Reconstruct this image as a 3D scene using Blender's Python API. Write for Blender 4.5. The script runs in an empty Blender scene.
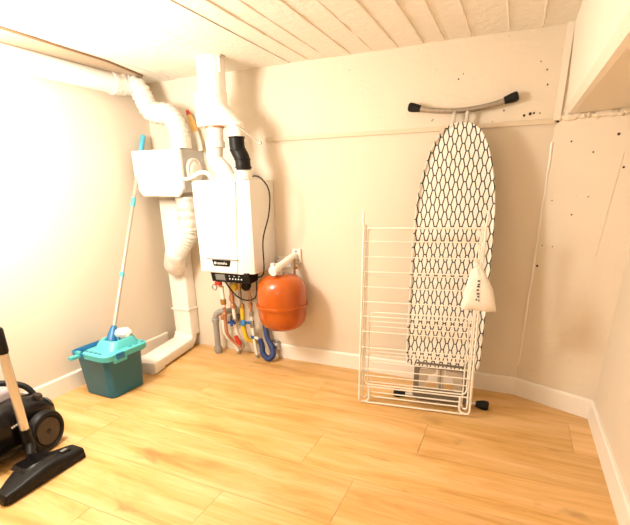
import bpy, bmesh, math, random
from mathutils import Vector, Matrix, Quaternion
random.seed(7)
C = bpy.context.scene.collection
PI = math.pi
sc = bpy.context.scene

# ------------------------------------------------------------------ room measures (metres)
D, XL, H = 2.435, -2.288, 1.765           # back wall, left wall, ceiling
XC, XR, YR = .125, .479, 2.285            # corner where the back wall turns, right wall
YF = -1.3                                 # wall behind the camera
SOF = 1.41                                # underside of the soffit on the right
HB = .101                                 # baseboard height

# ------------------------------------------------------------------ materials
def nodes(name):
    m = bpy.data.materials.new(name); m.use_nodes = True
    nt = m.node_tree
    return m, nt, nt.nodes['Principled BSDF']

def N(nt, typ, **kw):
    n = nt.nodes.new(typ)
    for k, v in kw.items(): setattr(n, k, v)
    return n

def math_(nt, op, a, b=None, c=None):
    n = N(nt, 'ShaderNodeMath', operation=op)
    for i, v in enumerate((a, b, c)):
        if v is None: continue
        if isinstance(v, (int, float)): n.inputs[i].default_value = v
        else: nt.links.new(v, n.inputs[i])
    return n.outputs[0]

def mixc(nt, fac, a, b, mode='MIX'):
    n = N(nt, 'ShaderNodeMix', data_type='RGBA', blend_type=mode)
    for i, v in ((0, fac), (6, a), (7, b)):
        if isinstance(v, (int, float)): n.inputs[i].default_value = v
        elif isinstance(v, tuple): n.inputs[i].default_value = v if len(v) == 4 else v + (1,)
        else: nt.links.new(v, n.inputs[i])
    return n.outputs[2]

def noise(nt, scale, detail=4, rough=.55, stretch=(1, 1, 1), coord='Object'):
    tc = N(nt, 'ShaderNodeTexCoord'); mp = N(nt, 'ShaderNodeMapping')
    mp.inputs['Scale'].default_value = stretch
    nt.links.new(tc.outputs[coord], mp.inputs[0])
    t = N(nt, 'ShaderNodeTexNoise')
    t.inputs['Scale'].default_value = scale; t.inputs['Detail'].default_value = detail
    t.inputs['Roughness'].default_value = rough
    nt.links.new(mp.outputs[0], t.inputs['Vector'])
    return t.outputs[0]

def ramp(nt, fac, stops):
    r = N(nt, 'ShaderNodeValToRGB')
    e = r.color_ramp.elements
    while len(e) < len(stops): e.new(.5)
    for i, (p, c) in enumerate(stops):
        e[i].position = p; e[i].color = c if len(c) == 4 else c + (1,)
    nt.links.new(fac, r.inputs[0])
    return r.outputs[0]

def bump(nt, b, h, strength, dist=.01):
    n = N(nt, 'ShaderNodeBump'); n.inputs['Strength'].default_value = strength
    n.inputs['Distance'].default_value = dist
    nt.links.new(h, n.inputs['Height']); nt.links.new(n.outputs[0], b.inputs['Normal'])

def M(name, col, rough=.5, metal=0, var=.06, scale=14, bmp=0, bscale=60, coat=0, trans=0, stretch=(1, 1, 1)):
    m, nt, b = nodes(name)
    n = noise(nt, scale, stretch=stretch)
    lo = tuple(c * (1 - var) for c in col); hi = tuple(min(1, c * (1 + var)) for c in col)
    nt.links.new(ramp(nt, n, [(.3, lo), (.7, hi)]), b.inputs['Base Color'])
    b.inputs['Roughness'].default_value = rough; b.inputs['Metallic'].default_value = metal
    if coat: b.inputs['Coat Weight'].default_value = coat
    if 'black' in name: b.inputs['Specular IOR Level'].default_value = .2
    if trans: b.inputs['Transmission Weight'].default_value = trans
    if bmp: bump(nt, b, noise(nt, bscale, 5, .6), bmp)
    return m

def plaster(name, col, dirt, bmp, spots=0.0):
    m, nt, b = nodes(name)
    n = noise(nt, 2.2, 6, .6)
    base = ramp(nt, n, [(.3, tuple(c * .95 for c in col)), (.7, col)])
    if dirt:
        d = noise(nt, 9, 8, .72)
        k = ramp(nt, d, [(.62, (0, 0, 0)), (.74, (1, 1, 1))])
        base = mixc(nt, math_(nt, 'MULTIPLY', k, dirt), base, tuple(c * q for c, q in zip(col, (.72, .66, .58))))
    if spots:
        s = noise(nt, 38, 3, .5)
        k = ramp(nt, s, [(.735, (0, 0, 0)), (.755, (1, 1, 1))])
        base = mixc(nt, math_(nt, 'MULTIPLY', k, spots), base, (.16, .12, .08))
    nt.links.new(base, b.inputs['Base Color'])
    b.inputs['Roughness'].default_value = .75
    bump(nt, b, noise(nt, 26, 8, .65), bmp, .012)
    return m

WALLC = (.74, .65, .525)
m_wall = plaster('cream_wall_paint', WALLC, 0, .05)
m_rough = plaster('old_cream_plaster', (.76, .67, .54), .35, .28, .55)
m_left = plaster('cream_left_wall_paint', WALLC, 0, .03)
m_ceil = plaster('cream_ceiling_paint', (.88, .835, .75), .75, .45)
m_soff = plaster('white_soffit_paint', (.82, .75, .64), .25, .22)
m_batten = plaster('cream_batten_paint', (.70, .59, .44), .2, .1)
m_strip = plaster('tan_cover_strip', (.46, .36, .25), .1, .05)
m_base = M('white_skirting_paint', (.84, .79, .71), .42, var=.02)

def floor_mat():
    m, nt, b = nodes('oak_laminate')
    at = N(nt, 'ShaderNodeAttribute'); at.attribute_name = 'plank'
    sep = N(nt, 'ShaderNodeSeparateColor'); nt.links.new(at.outputs['Color'], sep.inputs[0])
    tc = N(nt, 'ShaderNodeTexCoord')
    off = N(nt, 'ShaderNodeCombineXYZ')
    nt.links.new(math_(nt, 'MULTIPLY', sep.outputs[0], 37.0), off.inputs[0])
    nt.links.new(math_(nt, 'MULTIPLY', sep.outputs[1], 29.0), off.inputs[1])
    add = N(nt, 'ShaderNodeVectorMath', operation='ADD')
    nt.links.new(tc.outputs['Object'], add.inputs[0]); nt.links.new(off.outputs[0], add.inputs[1])
    def nz(scale, st, detail=6, rough=.6, dist=0):
        mp = N(nt, 'ShaderNodeMapping'); mp.inputs['Scale'].default_value = st
        nt.links.new(add.outputs[0], mp.inputs[0])
        t = N(nt, 'ShaderNodeTexNoise'); t.inputs['Scale'].default_value = scale
        t.inputs['Detail'].default_value = detail; t.inputs['Roughness'].default_value = rough
        t.inputs['Distortion'].default_value = dist
        nt.links.new(mp.outputs[0], t.inputs['Vector']); return t.outputs[0]
    g1 = nz(3.0, (.55, 4.2, 1), 7, .62, .6)
    g2 = nz(9.0, (.5, 9, 1), 5, .6)
    knots = nz(3.6, (1.0, 2.3, 1), 3, .5, .8)
    c = ramp(nt, g1, [(.24, (.44, .215, .055)), (.42, (.66, .375, .115)), (.58, (.76, .475, .20)), (.78, (.82, .55, .275))])
    c = mixc(nt, math_(nt, 'MULTIPLY', ramp(nt, g2, [(.36, (1, 1, 1)), (.56, (0, 0, 0))]), .30), c, (.52, .26, .08))
    c = mixc(nt, math_(nt, 'MULTIPLY', ramp(nt, knots, [(.24, (1, 1, 1)), (.34, (0, 0, 0))]), .45), c, (.22, .10, .035))
    tone = math_(nt, 'MULTIPLY_ADD', sep.outputs[2], .18, .90)
    mu = N(nt, 'ShaderNodeVectorMath', operation='SCALE')
    nt.links.new(c, mu.inputs[0]); nt.links.new(tone, mu.inputs['Scale'])
    nt.links.new(mu.outputs[0], b.inputs['Base Color'])
    b.inputs['Roughness'].default_value = .36
    bump(nt, b, g2, .05, .004)
    return m
m_floor = floor_mat()

def cover_mat():                    # elongated honeycomb outline, printed on the cover
    m, nt, b = nodes('honeycomb_cotton')
    tc = N(nt, 'ShaderNodeTexCoord'); sp = N(nt, 'ShaderNodeSeparateXYZ')
    nt.links.new(tc.outputs['Object'], sp.inputs[0])
    px, pz, w = .0405, .069, .0028
    a = .0115; bb = px / 2 - a
    def fold(v, p, o):
        t = math_(nt, 'ADD', v, 10 + o)
        t = math_(nt, 'MODULO', t, p)
        return math_(nt, 'ABSOLUTE', math_(nt, 'SUBTRACT', t, p / 2))
    u = fold(sp.outputs[0], px, 0.006); v = fold(sp.outputs[2], pz, 0)
    k1 = math_(nt, 'MULTIPLY', math_(nt, 'GREATER_THAN', v, pz / 2 - w), math_(nt, 'LESS_THAN', u, a / 2 + w * .4))
    k2 = math_(nt, 'MULTIPLY', math_(nt, 'LESS_THAN', v, w), math_(nt, 'GREATER_THAN', u, px / 2 - a / 2 - w * .4))
    dx, dz = bb, -pz / 2
    L = math.hypot(dx, dz); nx, nz_ = -dz / L, dx / L
    dist = math_(nt, 'ADD', math_(nt, 'MULTIPLY', math_(nt, 'SUBTRACT', u, a / 2), nx),
                 math_(nt, 'MULTIPLY', math_(nt, 'SUBTRACT', v, pz / 2), nz_))
    k3 = math_(nt, 'LESS_THAN', math_(nt, 'ABSOLUTE', dist), w)
    k = math_(nt, 'MINIMUM', math_(nt, 'ADD', math_(nt, 'ADD', k1, k2), k3), 1)
    nt.links.new(mixc(nt, k, (.86, .82, .75), (.025, .023, .025)), b.inputs['Base Color'])
    b.inputs['Roughness'].default_value = .85
    bump(nt, b, noise(nt, 400, 2), .08, .002)
    return m
m_cover = cover_mat()

m_white = M('white_enamel', (.86, .84, .80), .28, var=.015)
m_plastic = M('white_plastic', (.84, .81, .75), .4, var=.02)
m_ivory = M('ivory_plastic', (.85, .81, .74), .42, var=.03)
m_duct = M('crinkled_white_duct', (.80, .77, .71), .45, var=.05, scale=30, bmp=.5, bscale=45)
m_foil = M('foil_tape', (.78, .74, .68), .33, .35, var=.12, scale=25, bmp=.7, bscale=38)
m_greyside = M('grey_unit_casing', (.50, .49, .46), .5, var=.04)
m_black = M('black_plastic', (.008, .0075, .0075), .46, var=.2)
m_gloss = M('gloss_black_plastic', (.006, .005, .005), .22, var=.2, coat=.1)
m_rubber = M('black_rubber', (.012, .0115, .011), .6, var=.2)
m_lcd = M('grey_display_glass', (.22, .21, .19), .2, var=.1)
m_print = M('white_print', (.85, .83, .80), .5, var=.02)
m_orange = M('orange_tank_enamel', (.43, .082, .003), .24, var=.06, scale=8, coat=.3)
m_brass = M('brass', (.46, .29, .11), .32, .9, var=.12, scale=60)
m_copper = M('copper_pipe', (.56, .29, .17), .36, .7, var=.12, scale=40)
m_steel = M('brushed_steel', (.40, .38, .35), .34, .9, var=.1, scale=60, stretch=(1, 1, .2))
m_chrome = M('chrome_tube', (.66, .65, .63), .22, .62, var=.03)
m_grey = M('grey_drain_plastic', (.30, .28, .255), .5, var=.06)
m_red = M('red_plastic', (.52, .035, .02), .4, var=.08)
m_yellow = M('yellow_gas_hose', (.72, .50, .03), .42, var=.06)
m_blue = M('blue_plastic', (.015, .055, .22), .42, var=.1)
m_hose = M('blue_corrugated_hose', (.02, .045, .16), .5, var=.1)
m_knob = M('light_blue_knob', (.02, .18, .45), .4, var=.08)
m_teal = M('dark_teal_bucket_plastic', (.005, .12, .20), .38, var=.05)
m_tealin = M('blue_bucket_rim', (.008, .14, .32), .4, var=.05)
m_aqua = M('aqua_plastic', (.08, .46, .48), .42, var=.04)
m_pole = M('pale_grey_pole', (.42, .38, .31), .4, .2, var=.04)
m_cyan = M('cyan_grip', (.10, .48, .66), .4, var=.05)
m_mopwh = M('white_mop_fibre', (.80, .77, .72), .9, var=.12, scale=80, bmp=.6, bscale=90)
m_rackw = M('white_coated_wire', (.84, .80, .71), .38, var=.02)
m_taupe = M('taupe_metal', (.17, .145, .12), .42, .25, var=.06)
m_taupel = M('light_taupe_metal', (.50, .45, .385), .35, .45, var=.06)
m_cloth = M('white_cotton', (.86, .82, .75), .9, var=.04, scale=60, bmp=.35, bscale=25)
m_ink = M('dark_print', (.05, .045, .04), .7, var=.1)
m_nail = M('dark_nail', (.03, .022, .016), .6, var=.2)
m_bin = M('smoky_bin_plastic', (.36, .32, .34), .18, var=.15, scale=20, coat=.4)
m_wine = M('dark_wine_plastic', (.016, .010, .011), .25, var=.2)
m_amber = M('amber_sealant', (.78, .50, .16), .4, var=.1)
m_cable = M('black_cable', (.015, .014, .014), .5, var=.1)

# ------------------------------------------------------------------ mesh helpers
def obj(name, bm, mat, parent=None, smooth=True, bevel=0, label=None, seg=2):
    if bevel:
        es = [e for e in bm.edges if len(e.link_faces) == 2 and e.calc_face_angle(0) > .5]
        bmesh.ops.bevel(bm, geom=es, offset=bevel, segments=seg, affect='EDGES', profile=.6, clamp_overlap=True)
    bmesh.ops.recalc_face_normals(bm, faces=bm.faces)
    me = bpy.data.meshes.new(name); bm.to_mesh(me); bm.free()
    if smooth:
        for p in me.polygons: p.use_smooth = True
        try: me.set_sharp_from_angle(angle=math.radians(38))
        except Exception: pass
    o = bpy.data.objects.new(name, me); C.objects.link(o)
    for m in (mat if isinstance(mat, (list, tuple)) else [mat]): me.materials.append(m)
    if parent: o.parent = parent
    if label: o['label'] = label
    return o

def tag(o, label, cat, group=None):
    o['label'] = label; o['category'] = cat
    if group: o['group'] = group
    return o

def thing(name, label, cat, loc=(0, 0, 0), axes=None, group=None):
    o = bpy.data.objects.new(name, None); C.objects.link(o); o.empty_display_size = .05
    if axes:
        x, y, z = axes
        o.matrix_world = Matrix(((x.x, y.x, z.x, loc[0]), (x.y, y.y, z.y, loc[1]), (x.z, y.z, z.z, loc[2]), (0, 0, 0, 1)))
    else: o.location = loc
    return tag(o, label, cat, group)

def struct(name, bm, mat, parent=None, **kw):
    o = obj(name, bm, mat, parent, **kw); o['kind'] = 'structure'; return o

def B(): return bmesh.new()

def box(bm, lo, hi, mi=0):
    v = [bm.verts.new((x, y, z)) for x in (lo[0], hi[0]) for y in (lo[1], hi[1]) for z in (lo[2], hi[2])]
    for f in ((0, 1, 3, 2), (4, 6, 7, 5), (0, 4, 5, 1), (2, 3, 7, 6), (0, 2, 6, 4), (1, 5, 7, 3)):
        bm.faces.new([v[i] for i in f]).material_index = mi
    return bm

def loft(bm, rings, cap=True, closed=False):
    rv = [[bm.verts.new(p) for p in r] for r in rings]
    n = len(rv[0]); m = len(rv)
    for i in range(m if closed else m - 1):
        a, b = rv[i], rv[(i + 1) % m]
        for k in range(n): bm.faces.new((a[k], a[(k + 1) % n], b[(k + 1) % n], b[k]))
    if cap and not closed:
        bm.faces.new(rv[0][::-1]); bm.faces.new(rv[-1])
    return bm

def catmull(pts, k=6):
    P = [Vector(p) for p in pts]
    if len(P) < 3: return P
    out = []
    for i in range(len(P) - 1):
        p0 = P[max(i - 1, 0)]; p1 = P[i]; p2 = P[i + 1]; p3 = P[min(i + 2, len(P) - 1)]
        for j in range(k):
            t = j / k
            out.append(.5 * ((2 * p1) + (p2 - p0) * t + (2 * p0 - 5 * p1 + 4 * p2 - p3) * t * t + (3 * p1 - p0 - 3 * p2 + p3) * t ** 3))
    out.append(P[-1]); return out

def fillet(pts, r, k=5):            # polyline with rounded corners
    P = [Vector(p) for p in pts]; out = [P[0]]
    for i in range(1, len(P) - 1):
        a = (P[i - 1] - P[i]); b = (P[i + 1] - P[i])
        rr = min(r, a.length * .49, b.length * .49)
        s = P[i] + a.normalized() * rr; e = P[i] + b.normalized() * rr
        for j in range(k + 1):
            t = j / k
            out.append((1 - t) ** 2 * s + 2 * t * (1 - t) * P[i] + t * t * e)
    out.append(P[-1]); return out

def tube(bm, pts, r, n=10, closed=False):
    P = [Vector(p) for p in pts]; m = len(P)
    T = []
    for i in range(m):
        if closed: t = P[(i + 1) % m] - P[i - 1]
        else: t = P[min(i + 1, m - 1)] - P[max(i - 1, 0)]
        T.append(t.normalized())
    ref = Vector((0, 0, 1)) if abs(T[0].z) < .9 else Vector((1, 0, 0))
    u = T[0].cross(ref).normalized(); rings = []
    for i in range(m):
        if i:
            q = T[i - 1].rotation_difference(T[i]); u = (q @ u)
            u = (u - T[i] * u.dot(T[i])).normalized()
        w = T[i].cross(u)
        rr = r[i] if isinstance(r, (list, tuple)) else r
        rings.append([P[i] + (u * math.cos(2 * PI * k / n) + w * math.sin(2 * PI * k / n)) * rr for k in range(n)])
    loft(bm, rings, closed=closed); return bm

def cyl(bm, a, b, r, n=16, r2=None):
    return tube(bm, [a, b], [r, r if r2 is None else r2], n)

def lathe(bm, prof, c, axis=(0, 0, 1), n=32):     # profile of (radius, height along the axis)
    ax = Vector(axis).normalized(); c = Vector(c)
    ref = Vector((1, 0, 0)) if abs(ax.x) < .9 else Vector((0, 1, 0))
    u = ax.cross(ref).normalized(); w = ax.cross(u)
    rings = [[c + ax * h + (u * math.cos(2 * PI * k / n) + w * math.sin(2 * PI * k / n)) * max(r, 1e-4) for k in range(n)] for r, h in prof]
    return loft(bm, rings)

def prism(bm, poly, a, b, ax='y'):   # polygon in the two other axes pushed from a to b
    def P(p, t):
        return {'y': (p[0], t, p[1]), 'z': (p[0], p[1], t), 'x': (t, p[0], p[1])}[ax]
    va = [bm.verts.new(P(p, a)) for p in poly]; vb = [bm.verts.new(P(p, b)) for p in poly]
    n = len(poly)
    for i in range(n): bm.faces.new((va[i], va[(i + 1) % n], vb[(i + 1) % n], vb[i]))
    bm.faces.new(va[::-1]); bm.faces.new(vb); return bm

def rrect(cx, cy, hx, hy, r, n=5):
    out = []
    for sx, sy, a0 in ((1, 1, 0), (-1, 1, PI / 2), (-1, -1, PI), (1, -1, 1.5 * PI)):
        for k in range(n + 1):
            a = a0 + PI / 2 * k / n
            out.append((cx + sx * (hx - r) + r * math.cos(a), cy + sy * (hy - r) + r * math.sin(a)))
    return out

def text(name, s, size, mat, parent, mtx, depth=.0006):
    cu = bpy.data.curves.new(name, 'FONT'); cu.body = s; cu.size = size; cu.extrude = depth
    cu.align_x = 'LEFT'; cu.align_y = 'CENTER'
    t = bpy.data.objects.new(name + '_c', cu); C.objects.link(t)
    dg = bpy.context.evaluated_depsgraph_get()
    me = bpy.data.meshes.new_from_object(t.evaluated_get(dg))
    bpy.data.objects.remove(t)
    o = bpy.data.objects.new(name, me); C.objects.link(o); me.materials.clear(); me.materials.append(mat)
    o.parent = parent; o.matrix_local = mtx
    return o

# ------------------------------------------------------------------ the room
T = .12
# floor: laminate boards laid along X, wide boards with staggered butt joints
bm = B(); lay = bm.loops.layers.color.new('plank')
W_ = .27; rows = {}
joints = {0: -.918, 1: -1.55, 2: -.705, 3: -.46, 4: -.91, -1: -.2}
y1 = 2.19 + W_
k = -1
while y1 > YF:
    y0 = y1 - W_
    j = joints.get(k, random.uniform(-1.2, .2)); L = 1.29
    xs = sorted([j + L * i for i in range(-4, 4)])
    for x0, x1 in zip(xs, xs[1:]):
        a, b = max(x0, XL - .02), min(x1, XR + .05)
        if b - a < .01: continue
        nf = len(bm.faces)
        g = .0007
        yy1 = min(y1, D + .02)
        box(bm, (a + g, max(y0, YF - .02) + g, -.012), (b - g, yy1 - g, 0))
        col = (random.random(), random.random(), random.random(), 1)
        bm.faces.ensure_lookup_table()
        for f in bm.faces[nf:]:
            for l in f.loops: l[lay] = col
    y1 = y0; k += 1
nf = len(bm.faces)
box(bm, (XL - .05, YF - .05, -.06), (XR + .08, D + .05, -.012)); bm.faces.ensure_lookup_table()
for f in bm.faces[nf:]:
    for l in f.loops: l[lay] = (.5, .5, 0, 1)
floor = struct('floor', bm, m_floor, smooth=False)

# ceiling: painted boards running away from the camera, some joints filled with paint ridges
bm = B()
edges = [-2.5, -2.03, -1.70, -1.47, -1.225, -1.11, -1.003, -.87, -.75, -.622, -.495, -.397, -.277, -.115, .02, .16, .6]
for i, (a, b) in enumerate(zip(edges, edges[1:])):
    dz = random.uniform(0, .004)
    box(bm, (a + .0015, YF - .1, H + dz), (b - .0015, D + .1, H + .05))
box(bm, (-2.5, YF - .1, H + .03), (.62, D + .1, H + .08))
ceil = struct('ceiling', bm, m_ceil, bevel=.002, seg=1)
for x in edges[5:-2]:
    bm = B(); pts = []
    y = .2
    while y < D + .01:
        pts.append((x + random.uniform(-.0012, .0012), y, H + .003 + random.uniform(-.001, .001))); y += .05
    tube(bm, pts, [random.uniform(.0035, .0075) for _ in pts], 7)
    obj('paint_ridge', bm, m_soff, ceil)

struct('wall_left', box(B(), (XL - T, YF - T, -.06), (XL, D + T, H + .09)), m_left, smooth=False)
wb = struct('wall_back', box(B(), (XL - T, D, -.06), (XC, D + T, 1.385)), m_wall, smooth=False)
struct('wall_back_upper', box(B(), (XL - T, D, 1.385), (XC, D + T, H + .09)), m_rough, wb, smooth=False)
wbr = struct('wall_back_right', prism(B(), [(XC, D), (XR, YR), (XR + T, YR + .05), (XR + T, D + T), (XC, D + T)], -.06, H + .09, 'z'), m_rough, smooth=False)
struct('wall_right', box(B(), (XR, YF - T, -.06), (XR + T, YR, H + .09)), m_wall, smooth=False)
struct('wall_front', box(B(), (XL - T, YF - T, -.06), (XR + T, YF, H + .09)), m_wall, smooth=False)

# soffit boxed in along the right wall
bm = B(); prism(bm, [(.14, H + .01), (.158, SOF + .03), (.172, SOF + .004), (.19, SOF), (XR + .01, SOF), (XR + .01, H + .01)], YF, 2.43, 'y')
struct('trim_1', bm, m_soff, smooth=False)
# crumbly mortar edge where soffit meets the turned wall
dirw = Vector((XR - XC, YR - D, 0)).normalized(); nrm = Vector((dirw.y, -dirw.x, 0))
bm = B(); pts = []; rr = []
for i in range(40):
    t = i / 39
    p = Vector((XC, D, 0)).lerp(Vector((XR, YR, 0)), t)
    pts.append((p.x, p.y, SOF - .012 + random.uniform(-.006, .006))); rr.append(random.uniform(.008, .018))
tube(bm, pts, rr, 8); struct('trim_2', bm, m_rough)
# lath on the back wall
bm = B()
box(bm, (-1.40, D - .012, 1.377), (XC - .002, D + .01, 1.398))
struct('trim_3', bm, m_batten, bevel=.003)
# wedge shaped plaster thickening above the lath, and the upright lath by the soffit
bm = B()
prism(bm, [(-.3, 1.399), (XC - .002, 1.399), (XC - .002, 1.50), (-.02, 1.475)], D - .008, D + .01, 'y')
struct('trim_4', bm, m_rough, bevel=.005)
bm = B(); box(bm, (.114, D - .020, 1.39), (.1415, D + .01, H + .01)); struct('trim_5', bm, m_soff, bevel=.003)
# tan cover strip on the ceiling along the left wall
bm = B(); prism(bm, [(XL, .6), (-2.005, .6), (-2.03, 1.45), (-2.05, 1.93), (-2.12, 2.25), (XL, 2.40)], H - .010, H + .01, 'z')
strip_ = struct('trim_6', bm, m_strip, bevel=.002)

bm = B(); tube(bm, [(-2.003, .6, H - .003), (-2.028, 1.45, H - .003), (-2.048, 1.93, H - .003), (-2.118, 2.25, H - .003)], .0055, 6); obj('shadow_gap', bm, M('brown_gap', (.20, .11, .05), .8), strip_, label='dark brown gap along the strip')
# skirting
def skirt(name, a, b, mi=m_base):
    a, b = Vector(a).to_3d(), Vector(b).to_3d(); d = (b - a).normalized(); n = Vector((d.y, -d.x, 0)) # into the room
    prof = [(0, 0), (.014, 0), (.014, HB - .008), (.009, HB), (0, HB)]
    bm = B(); loft(bm, [[p + n * (u - .0) + Vector((0, 0, v)) for u, v in prof] for p in (a, b)])
    return struct(name, bm, mi, smooth=False)
skirt('baseboard_back', (-1.365, D), (XC - .001, D))
skirt('baseboard_back_right', (XC + .001, D), (XR - .004, YR + .001))
skirt('baseboard_right', (XR, YR - .012), (XR, YF))
skirt('baseboard_left', (XL, YF), (XL, 2.33))

# nail heads and holes in the turned wall
for px, pz, r in ((.20, 1.297, .004), (.288, 1.247, .004), (.365, 1.312, .006), (.404, 1.18, .005), (.161, 1.042, .003),
                  (.249, .98, .004), (.194, .827, .003), (.15, .829, .003), (.142, .726, .006), (.135, 1.388, .008), (.30, 1.06, .003)):
    t = (px - XC) / (XR - XC); c = Vector((px, D + (YR - D) * t, pz))
    bm = B(); lathe(bm, [(r, -.004), (r, .0006), (r * .6, .0018)], c, nrm, 10)
    obj('nail_head', bm, m_nail, wbr)
for px, pz, r in ((-.01, 1.42, .006), (.015, 1.425, .007), (.03, 1.427, .005), (-.10, 1.447, .004), (.06, 1.60, .004), (.03, 1.635, .003), (.07, 1.54, .004), (.055, 1.425, .003), (-.32, 1.60, .004), (-.30, 1.62, .003)):
    bm = B(); lathe(bm, [(r, -.004), (r, .0006 + (.009 if px > -.25 and pz < 1.47 else 0)), (r * .5, .0016 + (.009 if px > -.25 and pz < 1.47 else 0))], (px, D, pz), (0, -1, 0), 7)
    obj('nail_hole', bm, m_nail, wb)
# crack line with dribbled paint on the turned wall
bm = B(); pts = []
for i in range(14):
    px = .395 - .002 * i + random.uniform(-.001, .001); t = (px - XC) / (XR - XC)
    pts.append(Vector((px, D + (YR - D) * t, 1.24 - .034 * i)))
tube(bm, pts, [.0025] * 14, 6); obj('paint_crack', bm, m_rough, wbr)
bm = B(); pts = []
for i in range(16):
    z = 1.30 - i * .075; pts.append((XC + .001 + random.uniform(-.002, .002), D - .001, z))
tube(bm, pts, [random.uniform(.004, .008) for _ in pts], 6); obj('filler_bead', bm, m_base, wbr)

# ------------------------------------------------------------------ boiler
X0, X1, Yb, Yf, Z0, Z1 = -1.738, -1.365, D, 2.128, .632, 1.165
t = thing('boiler', 'white wall-hung boiler with a black control strip under its casing', 'boiler', (-1.55, D, Z0))
O = Vector((-1.55, D, Z0))
def R(*p): return tuple(Vector(p) - O)
bm = B(); prism(bm, [(X0, Yb), (X0, Yf + .02), (X0 + .02, Yf), (-1.445, Yf), (X1, Yf + .035), (X1, Yb)][::-1], Z0, Z1, 'z')
bmesh.ops.translate(bm, verts=bm.verts, vec=-O)
cas = obj('casing', bm, m_white, t, bevel=.006)
bm = B(); prism(bm, [(X0 + .012, Z0 + .006), (-1.462, Z0 + .006), (-1.432, Z1 - .006), (X0 + .006, Z1 - .006)], Yf - .007, Yf + .004, 'y')
bmesh.ops.translate(bm, verts=bm.verts, vec=-O)
obj('front_cover', bm, m_white, t, bevel=.005)
bm = B(); box(bm, R(-1.675, Yf - .013, Z0 + .084), R(-1.448, Yf - .006, Z0 + .090)); obj('handle_lip', bm, m_grey, t, bevel=.002, label='dark grey lip across the cover')
bm = B(); prism(bm, [(-1.635, Z0 + .083), (-1.502, Z0 + .083), (-1.512, Z0 + .046), (-1.625, Z0 + .046)], Yf - .014, Yf - .005, 'y')
bmesh.ops.translate(bm, verts=bm.verts, vec=-O)
bdg = obj('badge', bm, m_black, t, bevel=.003, label='black badge with white lettering')
bm = B(); prism(bm, rrect(-1.610 + 1.55, Z0 + .064 - Z0, .007, .007, .003), Yf - .0155 - D, Yf - .013 - D, 'y'); obj('emblem', bm, m_print, bdg)
text('lettering', 'remeha', .024, m_print, bdg, Matrix.Translation(R(-1.598, Yf - .0150, Z0 + .064)) @ Matrix.Rotation(PI / 2, 4, 'X'))
# control strip
bm = B(); prism(bm, [(2.245, .64), (2.135, .64), (2.150, .572), (2.245, .580)], -1.672, -1.395, 'x')
bmesh.ops.translate(bm, verts=bm.verts, vec=-O)
pn = obj('control_panel', bm, m_black, t, bevel=.004, label='black control strip')
def onp(x, z): return Vector((x, 2.135 + (.64 - z) * .2206 - .0015, z)) - O
bm = B(); a, b, c, d = onp(-1.638, .623), onp(-1.568, .623), onp(-1.568, .586), onp(-1.638, .586)
off = Vector((0, .006, 0)); loft(bm, [[a, b, c, d], [a + off, b + off, c + off, d + off]]); obj('display', bm, m_lcd, pn, smooth=False)
for i in range(5):
    bm = B(); cyl(bm, onp(-1.535 + i * .021, .598), onp(-1.535 + i * .021, .598) + Vector((0, .006, 0)), .0048, 10); obj('button', bm, m_print, pn)
for i in range(3):
    bm = B(); p = onp(-1.535 + i * .035, .616); cyl(bm, p, p + Vector((0, .005, 0)), .003, 8); obj('indicator', bm, m_print, pn)
# flue collars on top
bm = B(); lathe(bm, [(.058, 0), (.058, .03), (.050, .034), (.049, .05)], R(-1.527, 2.178, Z1), n=24); obj('flue_collar', bm, m_plastic, t)
bm = B(); lathe(bm, [(.050, 0), (.050, .04), (.0475, .044), (.0475, .058)], R(-1.412, 2.185, Z1), n=24); obj('air_collar', bm, m_plastic, t)
bm = B(); tube(bm, catmull([R(-1.375, 2.2, 1.163), R(-1.36, 2.2, 1.183), R(-1.31, 2.2, 1.17), R(-1.268, 2.21, 1.10), R(-1.278, 2.21, .975), R(-1.325, 2.21, .83), R(-1.335, 2.22, .66), R(-1.36, 2.23, .61), R(-1.40, 2.235, .60)]), .0042, 8)
obj('power_cable', bm, m_cable, t, label='black cable looping down the side')
bm = B(); tube(bm, catmull([R(-1.67, 2.235, .60), R(-1.625, 2.27, .495), R(-1.575, 2.28, .445), R(-1.50, 2.28, .432), R(-1.44, 2.28, .47), R(-1.405, 2.235, .60)]), .0045, 8)
obj('sensor_cable', bm, m_cable, t, label='black cable sagging under the casing')

# ------------------------------------------------------------------ flue above the boiler
FX, FY = -1.572, 2.175
fl = thing('flue_duct', 'thick white flue duct dropping from the ceiling to the boiler', 'flue', (FX, FY, H)); O = Vector((FX, FY, H))
def R(*p): return tuple(Vector(p) - O)
bm = B(); tube(bm, [(.020, -.02, .02), (.004, -.003, -.150), (.002, 0, -.160)], [.073, .074, .076], 40); obj('upper_pipe', bm, m_white, fl)
rings = []
for z, ext, r in ((-.155, 0, .078), (-.160, 0, .086), (-.215, .004, .088), (-.312, .105, .088), (-.322, .105, .085)):
    rings.append([(r * math.cos(a) - .012 + (ext if math.cos(a) > 0 else 0) * max(0, math.cos(a)) ** .6, r * math.sin(a) * (1 - .25 * (ext / .115) * max(0, math.cos(a))), z) for a in [2 * PI * k / 48 for k in range(48)]])
bm = B(); loft(bm, rings); obj('adapter', bm, m_white, fl)
PX = -1.575
bm = B(); lathe(bm, [(.052, -.318), (.052, -.330)], R(PX, FY, H), n=28); obj('seal', bm, m_copper, fl, label='reddish seal ring')
bm = B(); tube(bm, catmull([R(PX, FY, 1.445), R(PX - .002, FY, 1.38), R(PX - .012, FY, 1.32), R(PX - .010, FY - .005, 1.272), R(PX + .022, FY, 1.235), R(PX + .045, FY, 1.213), R(PX + .048, FY, 1.19)], 5), .0455, 24); obj('exhaust_pipe', bm, m_plastic, fl)
bm = B(); lathe(bm, [(.047, 0), (.054, .004), (.054, .034), (.047, .038)], R(PX - .004, FY, 1.335), n=28); obj('pipe_collar', bm, m_plastic, fl)
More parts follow.
